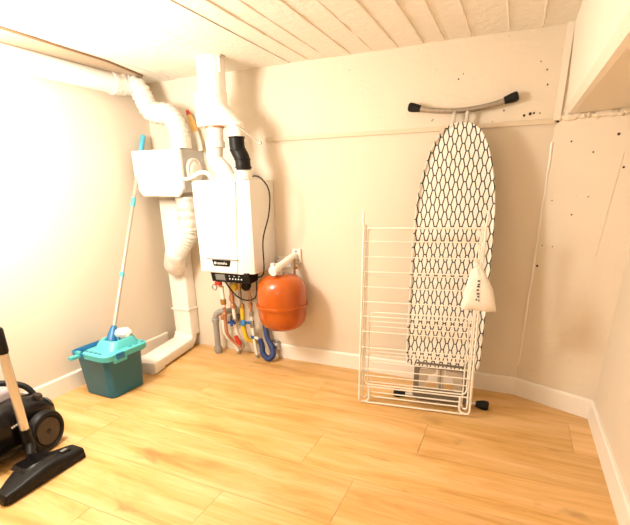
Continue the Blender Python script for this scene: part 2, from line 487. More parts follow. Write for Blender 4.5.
BX = -1.437
bm = B(); lathe(bm, [(.046, 0), (.046, .062), (.040, .066)], R(BX, FY, 1.385), n=28); obj('air_socket', bm, m_plastic, fl)
bm = B(); tube(bm, fillet([R(BX, FY, 1.40), R(BX, FY, 1.325), R(BX + .030, FY, 1.275), R(BX + .032, FY, 1.215)], .02), .042, 28)
for z, x in ((1.384, BX), (1.318, BX + .004), (1.270, BX + .029), (1.228, BX + .032)):
    lathe(bm, [(.043, -.006), (.046, -.003), (.046, .003), (.043, .006)], R(x, FY, z), n=28)
obj('black_elbow', bm, m_black, fl, label='black offset elbow')
bm = B(); cyl(bm, R(-1.41, 2.13, 1.440), R(-1.290, 2.17, 1.350), .0045, 8); lathe(bm, [(.009, 0), (.009, .012)], R(-1.290, 2.17, 1.350), (1, 0, -.7), 10)
obj('stay_rod', bm, m_taupel, fl)
bm = B(); box(bm, R(-1.486, 2.12, 1.69), R(-1.472, 2.14, H + .005)); obj('clip', bm, m_plastic, fl, bevel=.002)
bm = B(); box(bm, R(-1.525, 2.11, H - .006), R(-1.455, 2.15, H + .003)); obj('ceiling_plate', bm, m_taupel, fl, bevel=.002)

# ------------------------------------------------------------------ ventilation unit in the corner
vu = thing('ventilation_unit', 'white ventilation box with clipped corners and grey sides, high in the corner', 'ventilation unit', (-2.02, D, 1.08)); O = Vector((-2.02, D, 1.08))
def R(*p): return tuple(Vector(p) - O)
bm = B(); box(bm, R(-2.19, 2.20, 1.10), R(-1.868, D, 1.343)); obj('casing', bm, m_greyside, vu, bevel=.004, label='grey casing')
oct_ = [(-2.212, 1.348), (-1.875, 1.350), (-1.858, 1.340), (-1.858, 1.125), (-1.905, 1.074), (-2.165, 1.074), (-2.212, 1.13)]
inn = [(-2.207, 1.345), (-1.906, 1.345), (-1.902, 1.338), (-1.902, 1.125), (-1.935, 1.083), (-2.158, 1.083), (-2.207, 1.135)]
bm = B(); loft(bm, [[R(x, 2.215, z) for x, z in oct_], [R(x, 2.195, z) for x, z in oct_], [R(x, 2.165, z) for x, z in inn]]); obj('front_cover', bm, m_white, vu, smooth=False)
bm = B(); lathe(bm, [(.074, 0), (.074, .012), (.066, .018), (.062, .012), (.050, .012), (.046, .022), (.034, .026), (.012, .026)], R(-1.868, 2.318, 1.228), (1, 0, 0), 32); obj('port_cap', bm, m_ivory, vu, label='round ivory port cap')
for i in range(3):
    bm = B(); lathe(bm, [(.008, 0), (.008, .012), (.006, .014)], R(-2.10 + .025 * i, 2.25, 1.342), n=12); obj('cable_gland', bm, m_taupel, vu)
bm = B(); tube(bm, catmull([R(-1.95, 2.28, 1.09), R(-1.955, 2.28, 1.04), R(-1.985, 2.30, .985), R(-2.01, 2.33, .965)]), .004, 8); obj('cable', bm, m_grey, vu)
bm = B(); tube(bm, catmull([R(-1.866, 2.23, 1.178), R(-1.80, 2.18, 1.178), R(-1.74, 2.16, 1.192), R(-1.69, 2.15, 1.208), R(-1.64, 2.15, 1.205), R(-1.61, 2.165, 1.168)]), .011, 12); obj('condensate_tube', bm, m_plastic, vu)

# flexible ducts (ribbed)
def ribbed(bm, pts, r, amp, pitch, n=24):
    P = catmull(pts, 14); s = 0; rad = []
    for i, p in enumerate(P):
        if i: s += (p - P[i - 1]).length
        rad.append(r + amp * math.sin(2 * PI * s / pitch))
    return tube(bm, P, rad, n)
du = thing('upper_flexible_duct', 'ribbed white flexible duct bending from the left wall onto the ventilation box', 'duct', (-2.0, 2.25, 1.345)); O = Vector((-2.0, 2.25, 1.345))
def R(*p): return tuple(Vector(p) - O)
path = [(-2.213, 2.13, 1.708), (-2.195, 2.185, 1.714), (-2.145, 2.225, 1.695), (-2.118, 2.237, 1.635), (-2.085, 2.243, 1.572), (-2.03, 2.25, 1.553), (-1.965, 2.255, 1.545), (-1.918, 2.262, 1.49), (-1.902, 2.266, 1.42), (-1.90, 2.268, 1.352)]
bm = B(); ribbed(bm, [R(*p) for p in path], .056, .0050, .024); obj('ribbed_hose', bm, m_duct, du)
bm = B(); cyl(bm, R(-2.213, YF + .02, 1.700), R(-2.213, 2.13, 1.706), .054, 28); obj('straight_pipe', bm, m_white, du, label='straight white pipe along the top of the wall')
bm = B(); tube(bm, catmull([R(-2.213, 2.09, 1.706), R(-2.211, 2.135, 1.708), R(-2.20, 2.172, 1.713)], 5), [.061 + random.uniform(-.003, .003) for _ in range(11)], 20); obj('tape_wrap', bm, m_foil, du, label='crinkled foil tape joint')
bm = B(); tube(bm, [R(-1.902, 2.268, z) for z in (1.42, 1.40, 1.385, 1.365, 1.352)], [.060, .062, .061, .064, .064], 20); obj('tape_wrap', bm, m_foil, du, label='crinkled foil tape joint')
bm = B(); tube(bm, catmull([R(-1.935, 2.375, 1.60), R(-1.905, 2.37, 1.50), R(-1.87, 2.37, 1.42), R(-1.855, 2.37, 1.345)]), .012, 10)
ys = thing('sealant_tube', 'amber tube with an orange tip standing behind the white ducts', 'sealant tube', (-1.855, 2.39, 1.345)); 
O = Vector((-1.855, 2.39, 1.345)); bm.free()
bm = B(); tube(bm, [R(-1.855, 2.39, 1.345), R(-1.862, 2.39, 1.40), R(-1.895, 2.395, 1.49)], [.018, .018, .018], 14); obj('cartridge', bm, m_plastic, ys)
bm = B(); tube(bm, [R(-1.885, 2.394, 1.455), R(-1.897, 2.395, 1.495), R(-1.925, 2.40, 1.56)], [.022, .022, .013], 14); obj('nozzle', bm, m_amber, ys, label='amber nozzle')
bm = B(); tube(bm, [R(-1.922, 2.40, 1.553), R(-1.934, 2.40, 1.58)], [.015, .010], 12); obj('tip', bm, m_red, ys, label='orange-red tip')

dl = thing('lower_flexible_duct', 'crinkled white flexible duct hanging below the ventilation box', 'duct', (-1.95, 2.29, 1.08)); O = Vector((-1.95, 2.29, 1.08))
bm = B(); ribbed(bm, [R(-1.945, 2.29, .885), R(-1.955, 2.285, .84), R(-1.99, 2.28, .785), R(-2.03, 2.275, .735), R(-2.058, 2.275, .69), R(-2.063, 2.28, .66)], .066, .0055, .020); obj('ribbed_hose', bm, m_duct, dl)
bm = B(); P = [(-1.935, 2.295, 1.073 - .0138 * i) for i in range(16)]; tube(bm, [R(*p) for p in P], [.064 + .004 * math.sin(i * 1.7) + random.uniform(-.002, .002) for i in range(16)], 20); obj('tape_wrap', bm, m_foil, dl, label='wrinkled foil wrapped top')
bm = B(); tube(bm, catmull([R(-2.05, 2.275, .70), R(-2.068, 2.278, .665), R(-2.083, 2.288, .635), R(-2.10, 2.315, .62)], 4), [.072 + random.uniform(-.003, .003) for _ in range(13)], 20); obj('tape_wrap', bm, m_foil, dl, label='wrinkled foil wrapped end')

# flat trunking down the corner and along the floor
tr = thing('flat_duct', 'cream flat duct running down the corner and out along the floor', 'duct', (-2.13, 2.385, 0)); O = Vector((-2.13, 2.385, 0))
bm = B(); loft(bm, [[R(x, y, z) for x, y in rrect(-2.128, 2.385, .075, .049, .012, 3)] for z in (.10, .30, .52, 1.05)]); obj('vertical_run', bm, m_ivory, tr)
bm = B(); box(bm, R(-2.207, 2.328, .29), R(-2.049, D, .30)); obj('joint_sleeve', bm, m_ivory, tr, bevel=.003)
a = Vector((-2.05, 1.905)); b_ = Vector((-2.135, 2.385)); d = (b_ - a).normalized(); s_ = Vector((d.y, -d.x))
prof_x = rrect(0, .047, .078, .035, .012, 3)
bm = B(); rings = []
# path of the flat run: out along the floor, then a rounded upward bend at the corner
path = [(0, 0, 0), (.03, 0, 0), (.40, 0, 0)]
for l in (0, .43):
    p = a + d * l; rings.append([R(p.x + s_.x * u, p.y + s_.y * u, v) for u, v in prof_x])
loft(bm, rings); obj('floor_run', bm, m_ivory, tr)
bm = B(); rings = []
for k_ in range(9):            # bend
    th = PI / 2 * k_ / 8; cyc = a + d * .40; rad_ = .105
    rings.append([R((cyc + d * (math.sin(th) * (rad_ - (v - .012)))).x + s_.x * u * .97 - .0 , (cyc + d * (math.sin(th) * (rad_ - (v - .012)))).y + s_.y * u, .012 + rad_ - math.cos(th) * (rad_ - (v - .012))) for u, v in prof_x])
loft(bm, rings); obj('bend', bm, m_ivory, tr)
bm = B(); rings = []
for l, dz, sc_ in ((-.055, -.042, .96), (-.050, -.012, 1), (-.03, 0, 1.03), (.045, 0, 1.03), (.05, 0, 1.0)):
    p = a + d * l; rings.append([R(p.x + s_.x * u * sc_, p.y + s_.y * u * sc_, max(.0, v * 1.02 + (dz if v > .04 else -.012))) for u, v in prof_x])
loft(bm, rings); obj('end_cap', bm, m_plastic, tr)

# ------------------------------------------------------------------ mop and bucket
BKX = 0
bk = thing('mop_bucket', 'dark teal mop bucket with an aqua wringer and handle by the left wall', 'bucket', (-2.052, 1.628, 0)); O = Vector((-2.052, 1.628, 0))
bk.rotation_euler.z = math.radians(-2)
def ring(hx, hy, r, z, cx=0, cy=0): return [(x, y, z) for x, y in rrect(cx, cy, hx, hy, r, 6)]
bm = B()
loft(bm, [ring(.108, .108, .03, .0), ring(.117, .118, .035, .006), ring(.134, .128, .04, .235), ring(.138, .132, .04, .24), ring(.131, .125, .038, .24), ring(.106, .108, .03, .012)])
obj('tub', bm, m_teal, bk)
bm = B(); loft(bm, [ring(.136, .130, .04, .228), ring(.153, .147, .05, .234), ring(.155, .149, .05, .262), ring(.144, .137, .045, .266), ring(.133, .126, .04, .25), ring(.130, .123, .04, .232)])
obj('rim', bm, m_tealin, bk, label='blue rim and lip')
# aqua wringer seat on the right and front part of the rim
bm = B(); loft(bm, [ring(.104, .152, .045, .240, .055), ring(.106, .154, .045, .270, .055), ring(.098, .143, .045, .277, .055), ring(.080, .106, .045, .277, .052, .016), ring(.070, .088, .045, .312, .048, .026), ring(.062, .078, .04, .321, .048, .026), ring(.050, .062, .032, .318, .048, .026), ring(.038, .048, .026, .265, .048, .026)])
wr = obj('wringer', bm, m_aqua, bk, label='aqua wringer basket')
for i in range(4):
    bm = B(); box(bm, (-.03 + i * .036, -.134, .271), (-.008 + i * .036, -.120, .2785)); obj('drain_slot', bm, m_teal, wr)
for i in range(3):
    bm = B(); box(bm, (.138, .02 + i * .042, .271), (.149, .04 + i * .042, .2785)); obj('drain_slot', bm, m_teal, wr)
bm = B(); box(bm, (.155, -.085, .240), (.168, -.035, .274)); obj('latch', bm, m_tealin, bk, bevel=.004, label='blue latch on the corner of the rim')
bm = B(); box(bm, (.146, -.10, .222), (.165, -.02, .246)); obj('front_flap', bm, m_aqua, bk, bevel=.004)
bm = B(); box(bm, (-.085, -.154, .246), (-.048, -.136, .274)); box(bm, (-.083, -.200, .240), (-.056, -.150, .256)); obj('handle', bm, m_aqua, bk, bevel=.006, label='aqua carrying handle')

mp = thing('mop', 'mop standing in the teal bucket, long pale pole with cyan grips', 'mop', (-2.02, 1.65, .285)); O = Vector((-2.02, 1.65, .285))
a = Vector((-2.036, 1.648, .310)); b = Vector((-2.247, 2.315, 1.425)); d = (b - a).normalized()
def on(l): return R(*(a + d * l))
Ln = (b - a).length
bm = B(); cyl(bm, on(0), on(Ln - .06), .0115, 14); obj('pole', bm, m_pole, mp)
for l0, l1, r in ((Ln - .11, Ln + .03, .0155), (Ln * .66 - .03, Ln * .66 + .03, .0145), (Ln * .30 - .02, Ln * .30 + .015, .0135)):
    bm = B(); tube(bm, [on(l0), on(l0 + .004), on(l1 - .004), on(l1)], [r * .85, r, r, r * .7], 14); obj('grip', bm, m_cyan if r > .015 else m_aqua, mp, label='cyan grip')
bm = B(); tube(bm, [on(-.06), on(-.03), on(.03), on(.075)], [.03, .034, .026, .015], 16); obj('socket', bm, m_tealin, mp, label='blue pole socket')
bm = B()
for sx in (-1, 1): tube(bm, catmull([on(.05), tuple(Vector(on(.02)) + Vector((sx * .032, .01, 0))), tuple(Vector(on(-.05)) + Vector((sx * .045, .01, 0)))]), .011, 8)
obj('yoke', bm, m_tealin, mp, label='blue yoke')
bm = B(); rings = []
random.seed(3)
for z, r in ((-.030, .040), (-.01, .055), (.005, .058), (.02, .045)):
    rings.append([(r * math.cos(2 * PI * k / 22) * (1 + random.uniform(-.12, .12)) + .02, r * .8 * math.sin(2 * PI * k / 22) + .045, z + random.uniform(-.006, .006) + .05) for k in range(22)])
loft(bm, rings); obj('mop_head', bm, m_mopwh, mp, label='white fibre mop head')

# ------------------------------------------------------------------ vacuum cleaner
vc = thing('vacuum_cleaner', 'black canister vacuum cleaner with a shiny metal tube, at the left wall', 'vacuum cleaner', (-1.985, .945, 0)); O = Vector((-1.985, .945, 0))
VR = Matrix.Rotation(math.radians(12), 4, 'Z')
bm = B(); rings = []
for y, hx, zb, zt in ((-.185, .05, .06, .15), (-.178, .10, .04, .20), (-.145, .140, .03, .250), (-.06, .155, .025, .272), (.05, .155, .025, .262), (.13, .15, .03, .235), (.19, .12, .045, .19), (.215, .06, .07, .14)):
    rings.append([(x, y, z) for x, z in rrect(0, (zb + zt) / 2, hx, (zt - zb) / 2, min(hx, (zt - zb) / 2) * .62, 5)])
loft(bm, rings); bmesh.ops.subdivide_edges(bm, edges=bm.edges, cuts=1, smooth=.4); bod = obj('body', bm, m_gloss, vc)
bm = B(); rings = []
for y, hx, zt in ((-.10, .05, .27), (-.09, .085, .30), (-.02, .095, .312), (.05, .09, .305), (.085, .06, .26)):
    rings.append([(x, y, z) for x, z in rrect(-.03, .24, hx, zt - .24, .02 if zt - .24 > .03 else .015, 4)])
loft(bm, rings); obj('dust_bin', bm, m_bin, vc, label='smoky grey dust bin')
bm = B(); tube(bm, catmull([(-.12, -.10, .25), (-.125, -.03, .295), (-.06, .08, .298), (.02, .145, .265), (.07, .155, .20)]), .014, 12); obj('carry_handle', bm, m_black, vc)
for sx in (-1, 1):
    bm = B(); lathe(bm, [(.03, .0), (.088, .002), (.094, .008), (.094, .034), (.088, .042), (.076, .044), (.07, .036), (.03, .034), (.02, .04), (.004, .042)], (sx * .155, .06, .094), (sx, 0, 0), 36)
    w = obj('wheel', bm, m_black, vc)
    bm = B(); lathe(bm, [(.066, .036), (.062, .0405), (.026, .041)], (sx * .155, .06, .094), (sx, 0, 0), 30); obj('wheel_trim', bm, m_wine, w, label='dark wine wheel cover')
bm = B(); lathe(bm, [(.02, 0), (.02, .018), (.016, .024)], (.118, .11, .225), (.35, .15, 1), 18); obj('power_knob', bm, m_wine, vc, label='dark wine button')
for i in range(7):
    bm = B(); box(bm, (.158, -.075 + i * .010, .183), (.1615, -.069 + i * .010, .190)); obj('lettering', bm, m_print, bod)
def turn(o):
    if o.data.users == 1: o.data.transform(VR)
    for c in o.children: turn(c)
for c in list(vc.children): turn(c)
# tube and floor head
bm = B(); P1 = Vector(R(-1.80, .945, .152)); P2 = Vector(R(-1.787, .935, .60)); P3 = Vector(R(-1.775, .925, .98))
cyl(bm, P1 - Vector((0, 0, .035)), P2, .0185, 20); obj('tube', bm, m_chrome, vc, label='shiny metal tube')
bm = B(); cyl(bm, P2 - Vector((0, 0, .08)), P3, .0155, 18); obj('inner_tube', bm, m_chrome, vc, label='shiny metal inner tube')
bm = B(); tube(bm, [P2 - Vector((0, 0, .085)), P2 - Vector((0, 0, .075)), P2 + Vector((0, 0, .015)), P2 + Vector((0, 0, .022))], [.019, .0225, .0225, .018], 18)
box(bm, tuple(P2 + Vector((.012, -.028, -.05))), tuple(P2 + Vector((.032, -.012, -.015)))); obj('clamp', bm, m_black, vc)
bm = B(); tube(bm, catmull([tuple(P1 + Vector((0, 0, .012))), tuple(P1 - Vector((0, 0, .035))), R(-1.795, .945, .088), R(-1.755, .915, .058)], 5), [.0215] * 5 + [.0225] * 6 + [.022, .021, .020, .019, .018], 18); obj('neck', bm, m_black, vc)
bm = B(); rings = []
for y, xa, xb, h_ in ((.735, -1.64, -1.61, .022), (.745, -1.665, -1.60, .034), (.80, -1.70, -1.598, .040), (.87, -1.735, -1.598, .050), (.92, -1.752, -1.600, .054), (.96, -1.745, -1.602, .052), (1.0, -1.715, -1.605, .044), (1.06, -1.70, -1.608, .038), (1.085, -1.695, -1.612, .034), (1.095, -1.67, -1.63, .022)):
    rings.append([R(x - .004, y - .025, z * 1.2) for x, z in rrect((xa + xb) / 2, h_ / 2 + .003, (xb - xa) / 2, h_ / 2, h_ * .35, 4)])
loft(bm, rings); hd = obj('floor_head', bm, m_black, vc)
bm = B(); rings = []
for y, h_ in ((.845, .003), (.86, .016), (.98, .016), (.995, .003)):
    rings.append([R(x - .010, y - .025, .056 + z) for x, z in ((-1.735, 0), (-1.635, 0), (-1.65, h_), (-1.725, h_))])
loft(bm, rings); obj('hinge_cover', bm, m_gloss, hd, bevel=.004)
bm = B(); box(bm, R(-1.675, .980, .044), R(-1.645, 1.020, .058)); pd = obj('pedal', bm, m_gloss, hd, bevel=.003)
bm = B(); box(bm, R(-1.670, .987, .0575), R(-1.655, 1.013, .0595)); obj('pedal_icon', bm, m_lcd, pd, smooth=False)
bm = B(); box(bm, R(-1.616, .725, .004), R(-1.606, 1.055, .026)); obj('bumper', bm, m_rubber, hd, bevel=.003)

# ------------------------------------------------------------------ expansion tank
tk = thing('expansion_tank', 'orange expansion tank hanging from a white wall bracket', 'tank', (-1.243, 2.262, .275)); O = Vector((-1.243, 2.262, .275))
r = .171
prof = [(.004, 0), (.06, .003), (.105, .014), (.138, .034), (.160, .068), (r, .11), (r, .165), (r + .011, .168), (r + .012, .177), (r + .011, .186), (r, .189), (r, .262), (.168, .292), (.159, .322), (.142, .349), (.115, .369), (.078, .382), (.035, .388), (.004, .389)]
prof = [(q * .885, h_ * .905) for q, h_ in prof]
bm = B(); lathe(bm, prof, (0, 0, 0), n=56); obj('vessel', bm, m_orange, tk)
bm = B(); cyl(bm, R(-1.243, 2.20, .665), R(-1.222, 2.405, .715), .022, 20)
tube(bm, [R(-1.248, 2.165, .654), R(-1.246, 2.18, .658), R(-1.240, 2.225, .672)], [.026, .030, .027], 20)
arm = obj('bracket_arm', bm, m_plastic, tk, label='white valve and arm')
bm = B(); cyl(bm, R(-1.25, 2.18, .68), R(-1.25, 2.18, .702), .013, 12); obj('valve_cap', bm, m_plastic, arm)
bm = B(); cyl(bm, R(-1.243, 2.24, .615), R(-1.243, 2.24, .67), .018, 12); obj('connector', bm, m_plastic, tk)
bm = B(); prism(bm, [(-1.245, .668), (-1.185, .668), (-1.185, .755), (-1.245, .755)], 2.418, D, 'y'); bmesh.ops.translate(bm, verts=bm.verts, vec=-O); box(bm, R(-1.36, 2.424, .635), R(-1.255, D, .702)); obj('wall_plate', bm, m_ivory, tk, bevel=.004)
for x, z in ((-1.215, .742), (-1.20, .685), (-1.345, .69)):
    bm = B(); lathe(bm, [(.007, 0), (.007, .003), (.004, .005)], R(x, 2.419, z), (0, -1, 0), 10); obj('screw', bm, m_steel, tk)
bm = B(); cyl(bm, R(-1.205, 2.37, .70), R(-1.205, 2.37, .58), .007, 10); cyl(bm, R(-1.205, 2.37, .648), R(-1.175, 2.37, .652), .009, 10); obj('copper_stub', bm, m_brass, tk, label='brass stub pipe')

# ------------------------------------------------------------------ pipes below the boiler
SH = {'drain_pipe': .010, 'flow_pipe': .028, 'return_pipe': .036, 'gas_pipe': .020, 'filling_pipe': .012, 'expansion_hose': .012, 'pump_valve': .02}
def pipe(name, label, cat, base):
    global O
    O = Vector(base); return thing(name, label, cat, (base[0] + SH.get(name, 0), base[1], base[2]))
def collar(c, r, h, mat, parent, name='fitting', axis=(0, 0, 1), n=14, hexa=False):
    bm = B(); lathe(bm, [(r * .86, -h / 2), (r, -h / 2 + h * .15), (r, h / 2 - h * .15), (r * .86, h / 2)], R(*c), axis, 6 if hexa else n)
    return obj(name, bm, mat, parent)
Y = 2.36
p = pipe('drain_pipe', 'thick grey drain pipe with an elbow, left of the copper pipes', 'pipe', (-1.832, 2.335, 0))
bm = B(); tube(bm, fillet([R(-1.832, 2.335, 0), R(-1.832, 2.335, .305), R(-1.72, 2.375, .315)], .055, 8), .0210, 18); obj('pipe', bm, m_grey, p)
collar((-1.832, 2.335, .03), .028, .05, m_grey, p, 'socket'); collar((-1.832, 2.335, .245), .0275, .03, m_grey, p, 'socket')
p = pipe('flow_pipe', 'copper and white heating pipe with a small red valve lever at top', 'pipe', (-1.70, 2.372, 0))
bm = B(); tube(bm, fillet([R(-1.752, 2.30, .634), R(-1.748, 2.31, .36)], .01), .0125, 12); obj('upper_pipe', bm, m_plastic, p, label='white upper length')
bm = B(); tube(bm, fillet([R(-1.748, 2.31, .37), R(-1.748, 2.31, .16), R(-1.715, 2.35, .09), R(-1.665, 2.365, .055)], .05), .0115, 12); obj('copper_bend', bm, m_copper, p, label='copper bend')
bm = B(); tube(bm, fillet([R(-1.79, 2.34, .27), R(-1.79, 2.34, .15), R(-1.72, 2.37, .06), R(-1.70, 2.372, 0)], .04), .0105, 12); obj('lower_pipe', bm, m_plastic, p, label='white lower length')
collar((-1.79, 2.34, .275), .016, .035, m_copper, p); collar((-1.70, 2.372, .012), .014, .024, m_steel, p)
collar((-1.751, 2.303, .525), .021, .05, m_brass, p, hexa=True); collar((-1.749, 2.308, .395), .019, .04, m_brass, p, hexa=True); collar((-1.748, 2.31, .31), .0165, .02, m_copper, p)
bm = B(); box(bm, R(-1.772, 2.262, .518), R(-1.728, 2.285, .540)); cyl(bm, R(-1.751, 2.30, .535), R(-1.751, 2.27, .537), .008, 8); obj('lever', bm, m_red, p, bevel=.005, label='red lever')
bm = B(); tube(bm, [R(-1.785 + .018 * math.cos(q), 2.275, .50 + .018 * math.sin(q)) for q in [i * PI / 8 for i in range(16)]], .0045, 8, closed=True); obj('ring', bm, m_steel, p)

p = pipe('return_pipe', 'copper and white pipe with blue lever and red tap, second from the drain pipe', 'pipe', (-1.652, 2.40, .05))
bm = B(); tube(bm, [R(-1.692, 2.30, .634), R(-1.69, 2.32, .36)], .012, 12); obj('upper_pipe', bm, m_copper, p, label='copper upper length')
bm = B(); tube(bm, fillet([R(-1.69, 2.32, .37), R(-1.685, 2.33, .18), R(-1.672, 2.35, .13), R(-1.652, 2.40, .05)], .03), .0115, 12); obj('lower_pipe', bm, m_plastic, p, label='white lower length')
bm = B(); box(bm, R(-1.725, 2.27, .515), R(-1.665, 2.31, .552)); obj('valve_block', bm, m_plastic, p, bevel=.006, label='white valve block')
collar((-1.691, 2.315, .425), .017, .04, m_copper, p, hexa=True); collar((-1.69, 2.32, .37), .019, .03, m_copper, p); collar((-1.687, 2.325, .265), .019, .035, m_steel, p, hexa=True)
bm = B(); cyl(bm, R(-1.687, 2.325, .265), R(-1.687, 2.29, .265), .008, 8); box(bm, R(-1.72, 2.282, .252), R(-1.66, 2.296, .266)); box(bm, R(-1.70, 2.284, .235), R(-1.685, 2.294, .285)); obj('lever', bm, m_blue, p, bevel=.003, label='blue lever')
bm = B(); prism(bm, [(-1.694, .155), (-1.676, .163), (-1.640, .113), (-1.646, .095), (-1.670, .108)], 2.30, 2.322, 'y'); bmesh.ops.translate(bm, verts=bm.verts, vec=-O); obj('tap_handle', bm, m_red, p, bevel=.004, label='red tap handle')
bm = B(); tube(bm, catmull([R(-1.672, 2.345, .12), R(-1.64, 2.335, .085), R(-1.655, 2.33, .055)]), .0095, 10); obj('tap_spout', bm, m_steel, p)
p = pipe('pump_valve', 'dark grey valve body on the wall behind the copper pipes', 'valve', (-1.70, D, .27))
bm = B(); lathe(bm, [(.02, 0), (.02, .03), (.032, .034), (.032, .06), (.028, .064)], R(-1.715, D, .262), (0, -1, 0), 18); obj('valve_body', bm, m_taupe, p)
bm = B(); lathe(bm, [(.018, 0), (.018, .055), (.014, .06)], R(-1.715, D - .04, .29), (0, 0, 1), 14); obj('stem', bm, m_steel, p)

p = pipe('gas_pipe', 'yellow gas hose curving below a brass gas cock', 'pipe', (-1.555, 2.40, .10))
bm = B(); tube(bm, [R(-1.618, 2.32, .634), R(-1.614, 2.335, .36)], .010, 12); obj('upper_pipe', bm, m_steel, p, label='steel upper length')
bm = B(); tube(bm, catmull([R(-1.612, 2.335, .36), R(-1.612, 2.335, .27), R(-1.612, 2.34, .19), R(-1.594, 2.35, .13), R(-1.555, 2.40, .10), R(-1.53, D - .004, .095)]), .0150, 14); obj('hose', bm, m_yellow, p, label='yellow hose')
collar((-1.612, 2.335, .365), .016, .045, m_brass, p, hexa=True); collar((-1.616, 2.325, .44), .013, .03, m_steel, p)
bm = B(); lathe(bm, [(.024, 0), (.026, .006), (.024, .02), (.010, .024)], R(-1.63, 2.295, .51), (-.2, -1, 0), 18); obj('knob', bm, m_yellow, p, label='yellow knob')
collar((-1.617, 2.322, .51), .018, .05, m_brass, p, hexa=True)

p = pipe('filling_pipe', 'white and copper pipe with a light blue knob, nearest the orange tank', 'pipe', (-1.523, 2.362, 0))
bm = B(); tube(bm, [R(-1.535, 2.325, .634), R(-1.537, 2.34, .30)], .0085, 12); obj('upper_pipe', bm, m_copper, p, label='copper upper length')
bm = B(); tube(bm, fillet([R(-1.537, 2.34, .31), R(-1.54, 2.35, .16), R(-1.523, 2.362, 0)], .05), .0105, 12); obj('lower_pipe', bm, m_plastic, p, label='white lower length')
collar((-1.536, 2.333, .385), .016, .03, m_copper, p); collar((-1.536, 2.336, .425), .014, .03, m_copper, p, hexa=True); collar((-1.538, 2.343, .25), .015, .05, m_steel, p, hexa=True); collar((-1.54, 2.35, .155), .017, .02, m_blue, p); collar((-1.523, 2.362, .012), .014, .024, m_steel, p)
collar((-1.537, 2.34, .32), .015, .03, m_steel, p, hexa=True)
bm = B(); lathe(bm, [(.012, 0), (.021, .004), (.022, .02), (.016, .026)], R(-1.578, 2.315, .262), (-.35, -1, .1), 18); cyl(bm, R(-1.578, 2.315, .262), R(-1.54, 2.342, .26), .01, 10); obj('knob', bm, m_knob, p, label='light blue round knob')
bm = B(); lathe(bm, [(.030, 0), (.030, .03), (.022, .045)], R(-1.55, 2.33, .52), (.3, -1, -.2), 16); obj('gauge', bm, m_black, p, label='black pressure gauge')
bm = B(); tube(bm, [R(-1.54, 2.35, .155), R(-1.49, 2.335, .150)], .0085, 10); obj('branch', bm, m_plastic, p)

p = pipe('expansion_hose', 'dark blue hose looping on the floor below the orange tank', 'hose', (-1.43, 2.37, 0))
bm = B(); ribbed(bm, [R(-1.46, 2.39, .32), R(-1.462, 2.39, .22), R(-1.445, 2.38, .15), R(-1.40, 2.36, .085), R(-1.385, 2.335, .045), R(-1.415, 2.32, .024), R(-1.462, 2.335, .05), R(-1.472, 2.345, .10), R(-1.485, 2.338, .148)], .0195, .0012, .012, 14); obj('hose_loop', bm, m_hose, p)
bm = B(); lathe(bm, [(.024, 0), (.024, .02)], R(-1.46, 2.39, .315), n=14); obj('ferrule', bm, m_steel, p)
p = pipe('wall_drain', 'short grey metal pipe stub at the end of the skirting', 'pipe', (-1.40, 2.41, .09))
bm = B(); cyl(bm, R(-1.43, 2.405, .085), R(-1.372, 2.405, .095), .026, 18); lathe(bm, [(.032, 0), (.032, .012)], R(-1.372, 2.405, .095), (1, 0, .15), 18); obj('stub', bm, m_steel, p)
bm = B(); box(bm, R(-1.42, 2.42, .07), R(-1.38, D, .12)); obj('wall_clip', bm, m_grey, p)

# ------------------------------------------------------------------ ironing board
z_ = Vector((-.027, .16, 1.185)).normalized(); x_ = Vector((1, .035, 0)); x_ = (x_ - z_ * x_.dot(z_)).normalized(); y_ = z_.cross(x_)
ib = thing('ironing_board', 'ironing board with a honeycomb patterned cover standing upright against the wall', 'ironing board', (-.2425, 2.113, 0), (x_, y_, z_))
half = [(.215, .150), (.222, .174), (.240, .185), (.31, .188), (.60, .191), (.85, .191), (1.00, .187), (1.08, .180), (1.15, .170), (1.21, .157), (1.262, .143), (1.305, .128), (1.345, .109), (1.375, .088), (1.397, .062), (1.409, .031), (1.411, .010)]
out = [(-w, z) for z, w in half] + [(w, z) for z, w in reversed(half)]
def board_ring(y, inset):
    cx, cz = 0, .78
    return [(x * (1 - inset / .186), y, cz + (z - cz) * (1 - inset / .6)) for x, z in out]
bm = B(); loft(bm, [board_ring(.006, .012), board_ring(0, .010), board_ring(-.004, .004), board_ring(.004, 0), board_ring(.024, 0), board_ring(.030, .004), board_ring(.030, .02)])
obj('cover', bm, m_cover, ib, label='white cover printed with a black honeycomb pattern')
bm = B(); loft(bm, [board_ring(.0305, .012), board_ring(.040, .014)]); obj('mesh_top', bm, m_taupe, ib)
bm = B()
for sx in (-1, 1): tube(bm, [(sx * .030 - .012, .062, .35), (sx * .030 - .012, .075, 1.2), (sx * .030 - .012, .085, 1.478)], .0095, 12)
obj('head_leg', bm, m_chrome, ib)
bm = B(); P = [(-.250, .083, 1.518), (-.18, .085, 1.502), (-.10, .086, 1.489), (-.01, .086, 1.483), (.08, .086, 1.488), (.155, .085, 1.501), (.220, .083, 1.519)]
Pc = catmull(P, 5); tube(bm, Pc[2:-2], .0125, 14); bar = obj('foot_bar', bm, m_steel, ib, label='curved metal foot bar at the top')
for a_, b_ in ((Pc[0], Pc[6]), (Pc[-1], Pc[-7])):
    dd = (b_ - a_).normalized(); bm = B(); tube(bm, [a_ - dd * .016, a_ - dd * .010, a_ + dd * .008, a_ + dd * .045], [.015, .021, .021, .0155], 14); obj('foot_cap', bm, m_rubber, bar, label='black rubber foot cap')
bm = B(); tube(bm, [(0, .062, .05), (0, .062, .9)], .011, 12); obj('tail_leg', bm, m_chrome, ib)
